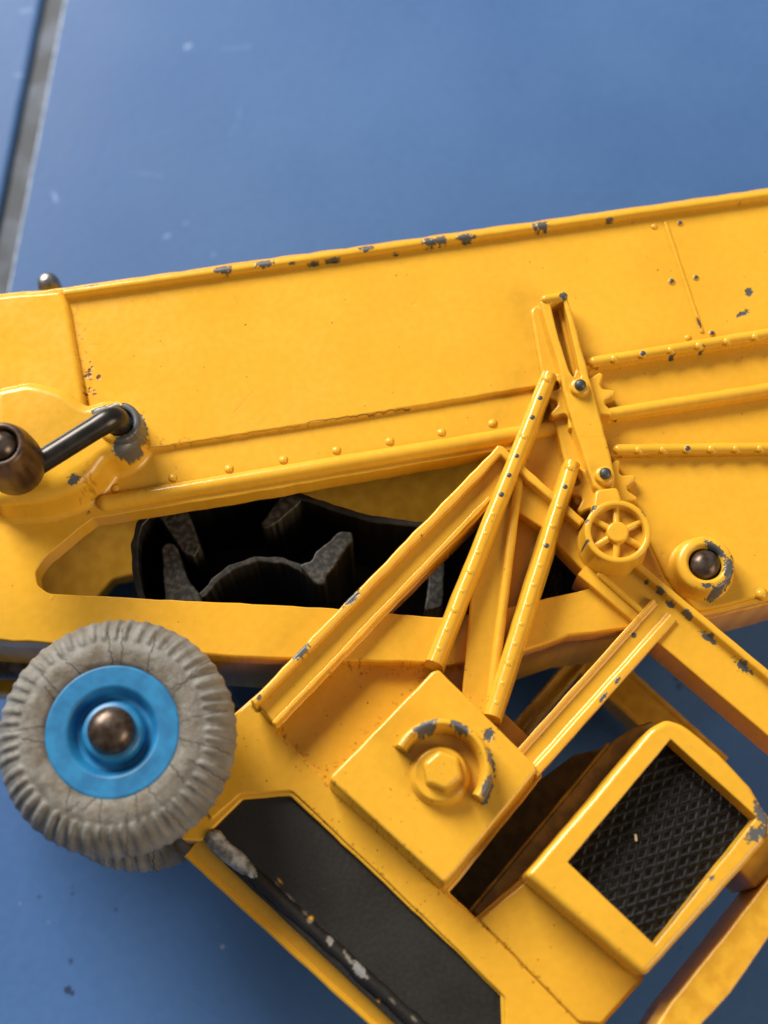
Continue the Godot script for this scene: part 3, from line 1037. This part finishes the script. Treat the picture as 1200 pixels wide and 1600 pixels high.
func make_chassis(toy: Node3D) -> void:
	var s := Solid.new()
	var edge := [362, 1118, 391, 1092, 470, 1030, 560, 1020, 700, 1024, 845, 1170, 848, 1214, 702, 1393, 743, 1433, 838, 1352, 1010, 1500, 1004, 1533, 935, 1608, 850, 1760, 783, 1760, 783, 1555, 670, 1447, 560, 1343, 453, 1243, 378, 1249, 340, 1288, 316, 1314, 285, 1312, 270, 1290, 330, 1200]
	raise(s, soften(outline(edge, 26.3), 0.2, 1.0, 0.04), 22.8, 26.3, 0.2)
	var side := part("chassis_side", s, yellow, toy)
	s = Solid.new()
	slab(s, [320, 1290, 378, 1235, 470, 1230, 800, 1550, 800, 1680, 660, 1640, 330, 1330], 24.0, 25.75, 0.1, 0.2)
	var bp := part("black_panel", s, black, side)
	bp.set_meta("label", "flat black panel let into the yellow chassis")
	s = Solid.new()
	rod(s, at3(345, 1322, 25.7), at3(740, 1680, 25.7), 0.62, 18, 0.22)
	var ed := part("black_rod", s, black, side)
	ed.set_meta("label", "black rod along the panel with its paint flaking")
	s = Solid.new()
	var run := PackedVector3Array()
	var girth := PackedFloat32Array()
	for i in 9:
		run.append(at3(334, 1311, 26.15).lerp(at3(402, 1373, 25.75), i / 8.0))
		girth.append(lerpf(0.76, 0.52, smoothstep(0.45, 1.0, i / 8.0)))
	pipe(s, run, girth, 20, 0.2)
	var bare := part("bare_rod_end", s, bright_metal, side)
	bare.set_meta("label", "silvery rod end worn bare of paint")
	# sloping ledge outside the black panel
	s = Solid.new()
	bar(s, at(316, 1300, 26.0), at(740, 1684, 26.0), sec([2.5, 14.0, 2.5, 24.3, 2.2, 24.5, 2.0, 24.15, 0.4, 25.1, -0.4, 25.3, -0.4, 14.0]), 0.15)
	part("sloping_ledge", s, yellow, side)
	# raised step along the foot of the block, right of the dirt line
	s = Solid.new()
	slab(s, [748, 1436, 800, 1394, 838, 1364, 1005, 1528, 940, 1600, 905, 1598], 25.9, 26.62, 0.25, 0.25, 0.2)
	part("raised_step", s, yellow, side)
	s = Solid.new()
	slab(s, [372, 1112, 392, 1094, 426, 1134, 512, 1220, 690, 1392, 745, 1436, 905, 1600, 1010, 1720, 788, 1720, 790, 1560, 670, 1440, 456, 1236, 375, 1241, 330, 1282, 318, 1262, 364, 1160], 25.9, 26.55, 0.2, 0.25, 0.15)
	part("face_sheet", s, yellow, side)
	# square cover with its bolt and curved guard
	s = Solid.new()
	slab(s, [513, 1216, 676, 1048, 686, 1046, 842, 1200, 695, 1382], 25.8, 30.7, 0.3, 0.45, 0.35, 0.3)
	var cover := part("square_cover", s, yellow, toy)
	s = Solid.new()
	var c := at(688, 1211, 31.5)
	var k := per_px(688, 1211, 31.5)
	turned(s, c, [49 * k, 30.5, 46 * k, 31.3, 44 * k, 31.55, 41 * k, 31.9, 0.0, 31.9], 0.3, 48)
	var bolt := part("washer", s, yellow, cover)
	bolt.name = "washer"
	s = Solid.new()
	var hex := PackedVector2Array()
	var hc := at(692, 1203, 32.9)
	for i in 6:
		var a := deg_to_rad(20.0 + i * 60.0)
		hex.append(hc + Vector2(cos(a), sin(a)) * 32.0 * k)
	raise(s, soften(hex, 0.3, 0.5, 0.02), 31.8, 33.0, 0.42, 0.2, 0.1)
	part("bolt_head", s, yellow, cover)
	s = Solid.new()
	var gc := at(690, 1199, 33.2)
	turned(s, gc, [83 * k, 30.5, 80 * k, 32.2, 76 * k, 33.1, 68 * k, 33.2, 62 * k, 32.4, 59 * k, 30.5], 0.4, 60, deg_to_rad(-152.0), deg_to_rad(190.0))
	part("curved_guard", s, yellow, cover)
	# hood with the grille
	s = Solid.new()
	var hood_px := [820, 1366, 900, 1275, 1016, 1136, 1042, 1123, 1068, 1131, 1126, 1178, 1172, 1228, 1205, 1280, 1196, 1316, 1102, 1422, 1008, 1526, 915, 1447]
	var open_px := [1048, 1155, 1183, 1277, 1023, 1477, 887, 1347]
	raise(s, soften(outline(hood_px, 31.3), 0.5, 0.8, 0.03), 15.0, 31.3, 0.6, 0.0, 0.25, [soften(outline(open_px, 31.3), 0.12, 0.8, 0.02)], 0.12)
	var hood := part("radiator_hood", s, yellow, toy)
	s = Solid.new()
	var floor_px := outline(open_px, 30.0)
	var grown: PackedVector2Array = Geometry2D.offset_polygon(floor_px, 0.35)[0]
	raise(s, soften(grown, 0.1), 27.6, 28.95, 0.05)
	var grille := part("grille", s, black_bar, hood)
	grille.name = "grille_panel"
	var inside: PackedVector2Array = Geometry2D.offset_polygon(floor_px, 0.15)[0]
	var mid := at(1035, 1315, 30.0)
	for fam in [[-17.0, 0.80, 0.34], [-75.0, 0.84, 0.32]]:
		var d := Vector2.from_angle(deg_to_rad(fam[0]))
		var n := d.orthogonal()
		for i in range(-14, 15):
			var o := mid + n * float(fam[1]) * i
			for seg in Geometry2D.intersect_polyline_with_polygon(PackedVector2Array([o - d * 20.0, o + d * 20.0]), inside):
				if seg[0].distance_to(seg[1]) < 0.6:
					continue
				s = Solid.new()
				rod(s, Vector3(seg[0].x, 28.76, seg[0].y), Vector3(seg[1].x, 28.76, seg[1].y), fam[2], 8, 0.05)
				part("grille_bar", s, black_bar, hood)
	s = Solid.new()
	rod(s, at3(993, 1305, 29.25), at3(994, 1313, 29.25), 0.09, 8, 0.08)
	part("dust_fleck", s, plain(Color(0.8, 0.74, 0.58), 0.6), hood)  # pale speck of dust on the grille
	# worn lip at the lower right side of the grille
	s = Solid.new()
	rod(s, at3(1182, 1286, 30.9), at3(1026, 1478, 30.9), 0.26, 10, 0.15)
	part("grille_lip", s, zinc, hood)
	# deep bay between cover and hood
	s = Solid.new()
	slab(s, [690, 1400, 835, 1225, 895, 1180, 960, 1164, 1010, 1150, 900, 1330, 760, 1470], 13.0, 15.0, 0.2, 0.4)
	var bay := part("bay_floor", s, bay_brown, toy)
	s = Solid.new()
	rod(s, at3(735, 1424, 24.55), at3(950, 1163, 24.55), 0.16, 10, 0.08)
	part("bay_rib", s, bay_brown, bay)
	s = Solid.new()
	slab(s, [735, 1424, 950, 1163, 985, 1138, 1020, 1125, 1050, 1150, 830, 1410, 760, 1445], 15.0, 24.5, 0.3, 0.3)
	part("bay_wall", s, bay_brown, bay)

var black_bar: StandardMaterial3D
var bay_brown: StandardMaterial3D
var plain_yellow: StandardMaterial3D
var worn_rubber: StandardMaterial3D
var crank_steel: StandardMaterial3D
var bright_metal: StandardMaterial3D

func make_far_frame(toy: Node3D) -> void:
	var f := Node3D.new()
	f.name = "far_frame"
	toy.add_child(f, true)
	var s := Solid.new()
	bar(s, at(905, 1030, 9.0), at(770, 1190, 9.0), channel(0.9, 5.0, 8.6, 9.2, 0.4, 0.4), 0.2)
	part("channel_arm", s, plain_yellow, f)
	s = Solid.new()
	bar(s, at(900, 1005, 8.5), at(1120, 1205, 8.5), channel(1.9, 4.5, 8.0, 8.3, 0.4, 0.4), 0.2)
	part("channel_arm", s, plain_yellow, f)
	s = Solid.new()
	slab(s, [1200, 1297, 1153, 1357, 1182, 1388, 1600, 1000, 1560, 950], 20.0, 28.4, 0.3, 0.3)
	part("cross_member", s, plain_yellow, f)
	s = Solid.new()
	slab(s, [1192, 1384, 1150, 1440, 1046, 1570, 1015, 1620, 930, 1760, 1020, 1760, 1096, 1600, 1142, 1552, 1210, 1452, 1460, 1150, 1400, 1130], 21.0, 29.4, 0.2, 0.3)
	part("side_beam", s, plain_yellow, f)
	# bar and ledge behind the left end of the trough
	s = Solid.new()
	rod(s, at3(-60, 1035, 16.0), at3(60, 1035, 16.0), 1.6, 20)
	part("axle_bar", s, dark_steel, f)
	s = Solid.new()
	slab(s, [-70, 1040, 60, 1040, 110, 1090, -70, 1080], 10.0, 13.0, 0.3, 0.3)
	part("cross_member", s, plain_yellow, f)

func make_wheel(toy: Node3D, c: Vector2, mid: float, flip: bool) -> Node3D:
	var w := Node3D.new()
	w.name = "wheel"
	w.position = Vector3(c.x, mid, c.y) * 0.001
	toy.add_child(w, true)
	var k := per_px(184, 1150, 32.5)
	# tyre
	var prof := PackedVector2Array()
	for e in [[5.3, 1.6], [5.5, 2.6], [5.9, 2.95], [6.6, 3.1], [7.2, 3.05], [7.6, 2.85], [7.95, 2.85], [8.4, 2.65], [8.9, 2.25], [9.4, 1.6], [9.75, 1.05], [9.98, 0.5], [10.05, 0.0]]:
		prof.append(Vector2(e[0], e[1]))
	for i in range(prof.size() - 2, -1, -1):
		prof.append(Vector2(prof[i].x, -prof[i].y))
	prof = smoothed(prof)
	var size := 186.0 * k / 10.05
	var s := Solid.new()
	var seg := 420
	var tn := profile_normals(prof)
	var pk := prof.size()
	var pos := []
	for j in seg:
		var a := j * TAU / seg
		var o := Vector2(cos(a), sin(a))
		for i in pk:
			var tread := smoothstep(7.5, 8.0, prof[i].x)
			var jitter := rough_edge.get_noise_2d(o.x * 60.0 + mid, o.y * 60.0) * 0.9
			var wave := sin(a * 52.0 + jitter * 2.2)
			var lug := smoothstep(-0.75, 0.35, wave) - 0.5
			lug *= 1.0 + 0.6 * rough_edge.get_noise_2d(o.x * 25.0 + 40.0 + mid, o.y * 25.0)
			var nn := Vector2(tn[i].y, -tn[i].x)
			var push := tread * lug * (0.21 - 0.11 * smoothstep(8.6, 10.0, prof[i].x)) + 0.05 * rough_edge.get_noise_3d(o.x * prof[i].x * 9.0, o.y * prof[i].x * 9.0, prof[i].y * 9.0)
			var q := prof[i] + nn * push
			pos.append(Vector3(o.x * q.x, q.y, o.y * q.x) * size)
	for j in seg:
		for i in pk:
			var du: Vector3 = pos[((j + 1) % seg) * pk + i] - pos[((j + seg - 1) % seg) * pk + i]
			var dv: Vector3 = pos[j * pk + mini(i + 1, pk - 1)] - pos[j * pk + maxi(i - 1, 0)]
			var nrm := dv.cross(du).normalized()
			var a := j * TAU / seg
			var nn := Vector3(cos(a) * tn[i].y, -tn[i].x, sin(a) * tn[i].y)
			if nrm.dot(nn) < 0.0:
				nrm = -nrm
			var id := s.add(pos[j * pk + i], nrm)
			s.uv[id] = Vector2(pos[j * pk + i].x, pos[j * pk + i].z) / (10.6 * size * 2.0) + Vector2(0.5, 0.5)
	for j in seg:
		var j2 := (j + 1) % seg
		for i in pk - 1:
			s.quad(j * pk + i, j * pk + i + 1, j2 * pk + i + 1, j2 * pk + i)
	part("tyre", s, tyre_mat, w)
	s = Solid.new()
	var z := Vector2.ZERO
	turned(s, z, [5.3, -2.6, 5.42, 2.4, 5.25, 2.65, 3.55, 2.62, 3.3, 2.2, 3.0, 1.5, 2.55, 1.6, 2.35, 2.6, 1.9, 2.75, 1.7, 2.7], 0.22, 72)
	turned(s, z, [0.0, -2.6, 5.3, -2.6], 0.1, 40)
	var rim := part("rim", s, rim_mat, w)
	rim.set_meta("label", "bright blue painted wheel rim")
	s = Solid.new()
	turned(s, z, [1.88, 2.4, 1.92, 2.9, 1.78, 3.5, 1.35, 4.0, 0.7, 4.25, 0.0, 4.32], 0.4, 44)
	turned(s, z, [0.0, -5.5, 1.1, -5.5, 1.1, 2.5], 0.1, 24)
	var cap_ := part("axle_cap", s, dark_steel, w)
	cap_.set_meta("label", "domed brown steel axle end")
	return w

func smoothed(p: PackedVector2Array) -> PackedVector2Array:
	var r := PackedVector2Array()
	for i in p.size() - 1:
		for j in 2:
			var t := j / 2.0
			r.append(p[i].cubic_interpolate(p[i + 1], p[maxi(i - 1, 0)], p[mini(i + 2, p.size() - 1)], t))
	r.append(p[p.size() - 1])
	return r

# ---------------------------------------------------------------- everything

func _ready() -> void:
	# camera
	var cam := Camera3D.new()
	cam.name = "camera"
	cam.position = eye * 0.001
	cam.rotation = Vector3(-PI / 2.0 + TILT, 0, 0)
	var lens := CameraAttributesPhysical.new()
	lens.frustum_focal_length = 17.5 * F / 800.0
	lens.frustum_focus_distance = 0.1285
	lens.frustum_near = 0.02
	lens.frustum_far = 20.0
	lens.exposure_aperture = 20.0
	cam.attributes = lens
	add_child(cam)
	cam.fov = rad_to_deg(2.0 * atan(800.0 / F))
	cam.near = 0.02
	cam.far = 20.0
	cam.current = true
	# room: dim all round, one window up and to the left, a weak fill light added from the right
	var env := Environment.new()
	env.background_mode = Environment.BG_COLOR
	env.background_color = Color(0.45, 0.445, 0.44)
	env.background_energy_multiplier = 1.0
	env.tonemap_mode = Environment.TONE_MAPPER_LINEAR
	env.tonemap_exposure = 0.97
	env.sdfgi_enabled = true
	env.ssao_enabled = true
	env.ssil_enabled = true
	var we := WorldEnvironment.new()
	we.name = "room"
	we.environment = env
	add_child(we)
	lamp("window_light", Vector3(-0.36, 0.42, -0.50), 0.38, 0.32, 1.27, Color(1.0, 0.97, 0.92))
	lamp("added_fill_light", Vector3(0.66, 0.46, 0.34), 0.4, 0.4, 0.50, Color(1.0, 0.90, 0.76))  # added fill, brightens the sides turned away from the window

	rng.seed = 11
	rough_edge.noise_type = FastNoiseLite.TYPE_SIMPLEX_SMOOTH
	rough_edge.frequency = 0.05
	rough_edge.fractal_octaves = 3
	rough_edge.seed = 5
	make_yellow()
	make_black()
	make_tyre()
	rubber = plain(Color(0.135, 0.13, 0.125), 0.45, 0.0, Color(0.45, 0.44, 0.43), Color(1, 1, 1), 0.03)
	worn_rubber = plain(Color(0.26, 0.25, 0.235), 0.55, 0.0, Color(0.3, 0.3, 0.3), Color(1, 1, 1), 0.05)
	black_bar = plain(Color(0.11, 0.11, 0.115), 0.42, 0.0, Color(0.5, 0.5, 0.5), Color(1, 1, 1), 0.05)
	rim_mat = plain(Color(0.12, 0.45, 0.655), 0.42, 0.0, Color(0.84, 0.87, 0.9), Color(1, 1, 1), 0.02)
	zinc = plain(Color(0.31, 0.32, 0.34), 0.45, 0.3)
	steel = plain(Color(0.55, 0.55, 0.56), 0.35, 0.8)
	plain_yellow = plain(Color(0.84, 0.64, 0.19), 0.26, 0.0, Color(0.93, 0.9, 0.85), Color(1, 1, 1), 0.02)
	bright_metal = plain(Color(0.72, 0.72, 0.72), 0.32, 0.3, Color(0.55, 0.54, 0.52), Color(1, 1, 1), 0.03)
	crank_steel = plain(Color(0.2, 0.19, 0.185), 0.3, 0.5)
	dark_steel = plain(Color(0.36, 0.32, 0.295), 0.34, 0.6, Color(0.7, 0.62, 0.55), Color(1, 1, 1), 0.03)
	black_bar.metallic_specular = 0.3
	bay_brown = plain(Color(0.58, 0.47, 0.2), 0.5)  # brown used for the whole bay, darker than the yellow casting
	wood = plain(Color(0.38, 0.27, 0.165), 0.4, 0.1, Color(0.45, 0.4, 0.38), Color(1, 1, 1), 0.02)
	rivet_mesh = rivet_dome(PI / 2.0)
	rivet_worn_mesh = rivet_dome(0.85)

	make_boards()

	var toy := Node3D.new()
	toy.name = "toy_elevator_loader"
	toy.set_meta("label", "chipped yellow diecast toy elevator loader lying on its side on blue boards")
	toy.set_meta("category", "toy")
	add_child(toy)
	make_elevator(toy)
	make_belt(toy)
	make_chassis(toy)
	make_far_frame(toy)
	make_truss(toy)
	make_lever(toy)
	make_crank(toy)
	make_wheel(toy, at(184, 1151, 32.5), 32.5, false).set_meta("label", "upper wheel with cracked grey tyre and blue rim")
	make_wheel(toy, at(184, 1151, 32.5), 18.5, true).set_meta("label", "second grey-tyred wheel half hidden under the upper one")

	# a pale hair lying on the boards
	var s := Solid.new()
	var pts := PackedVector3Array()
	var rad := PackedFloat32Array()
	for e in [[948, 1092], [960, 1092], [970, 1094], [980, 1100], [988, 1107]]:
		pts.append(at3(e[0], e[1], 0.09))
		rad.append(0.07)
	pipe(s, pts, rad, 8)
	var hair := part("lint_hair", s, plain(Color(0.7, 0.72, 0.75), 0.8), self)
	hair.set_meta("label", "short curved pale hair lying on the shaded blue board")
	hair.set_meta("category", "lint")

func lamp(called: String, where: Vector3, w: float, h: float, energy: float, tint: Color) -> void:
	var l := AreaLight3D.new()
	l.name = called
	l.area_size = Vector2(w, h)
	l.area_normalize_energy = true
	l.light_energy = energy
	l.light_color = tint
	l.shadow_enabled = true
	l.area_range = 4.0
	l.area_attenuation = 2.0
	add_child(l)
	l.look_at_from_position(where, Vector3(0, 0.02, 0), Vector3.UP)
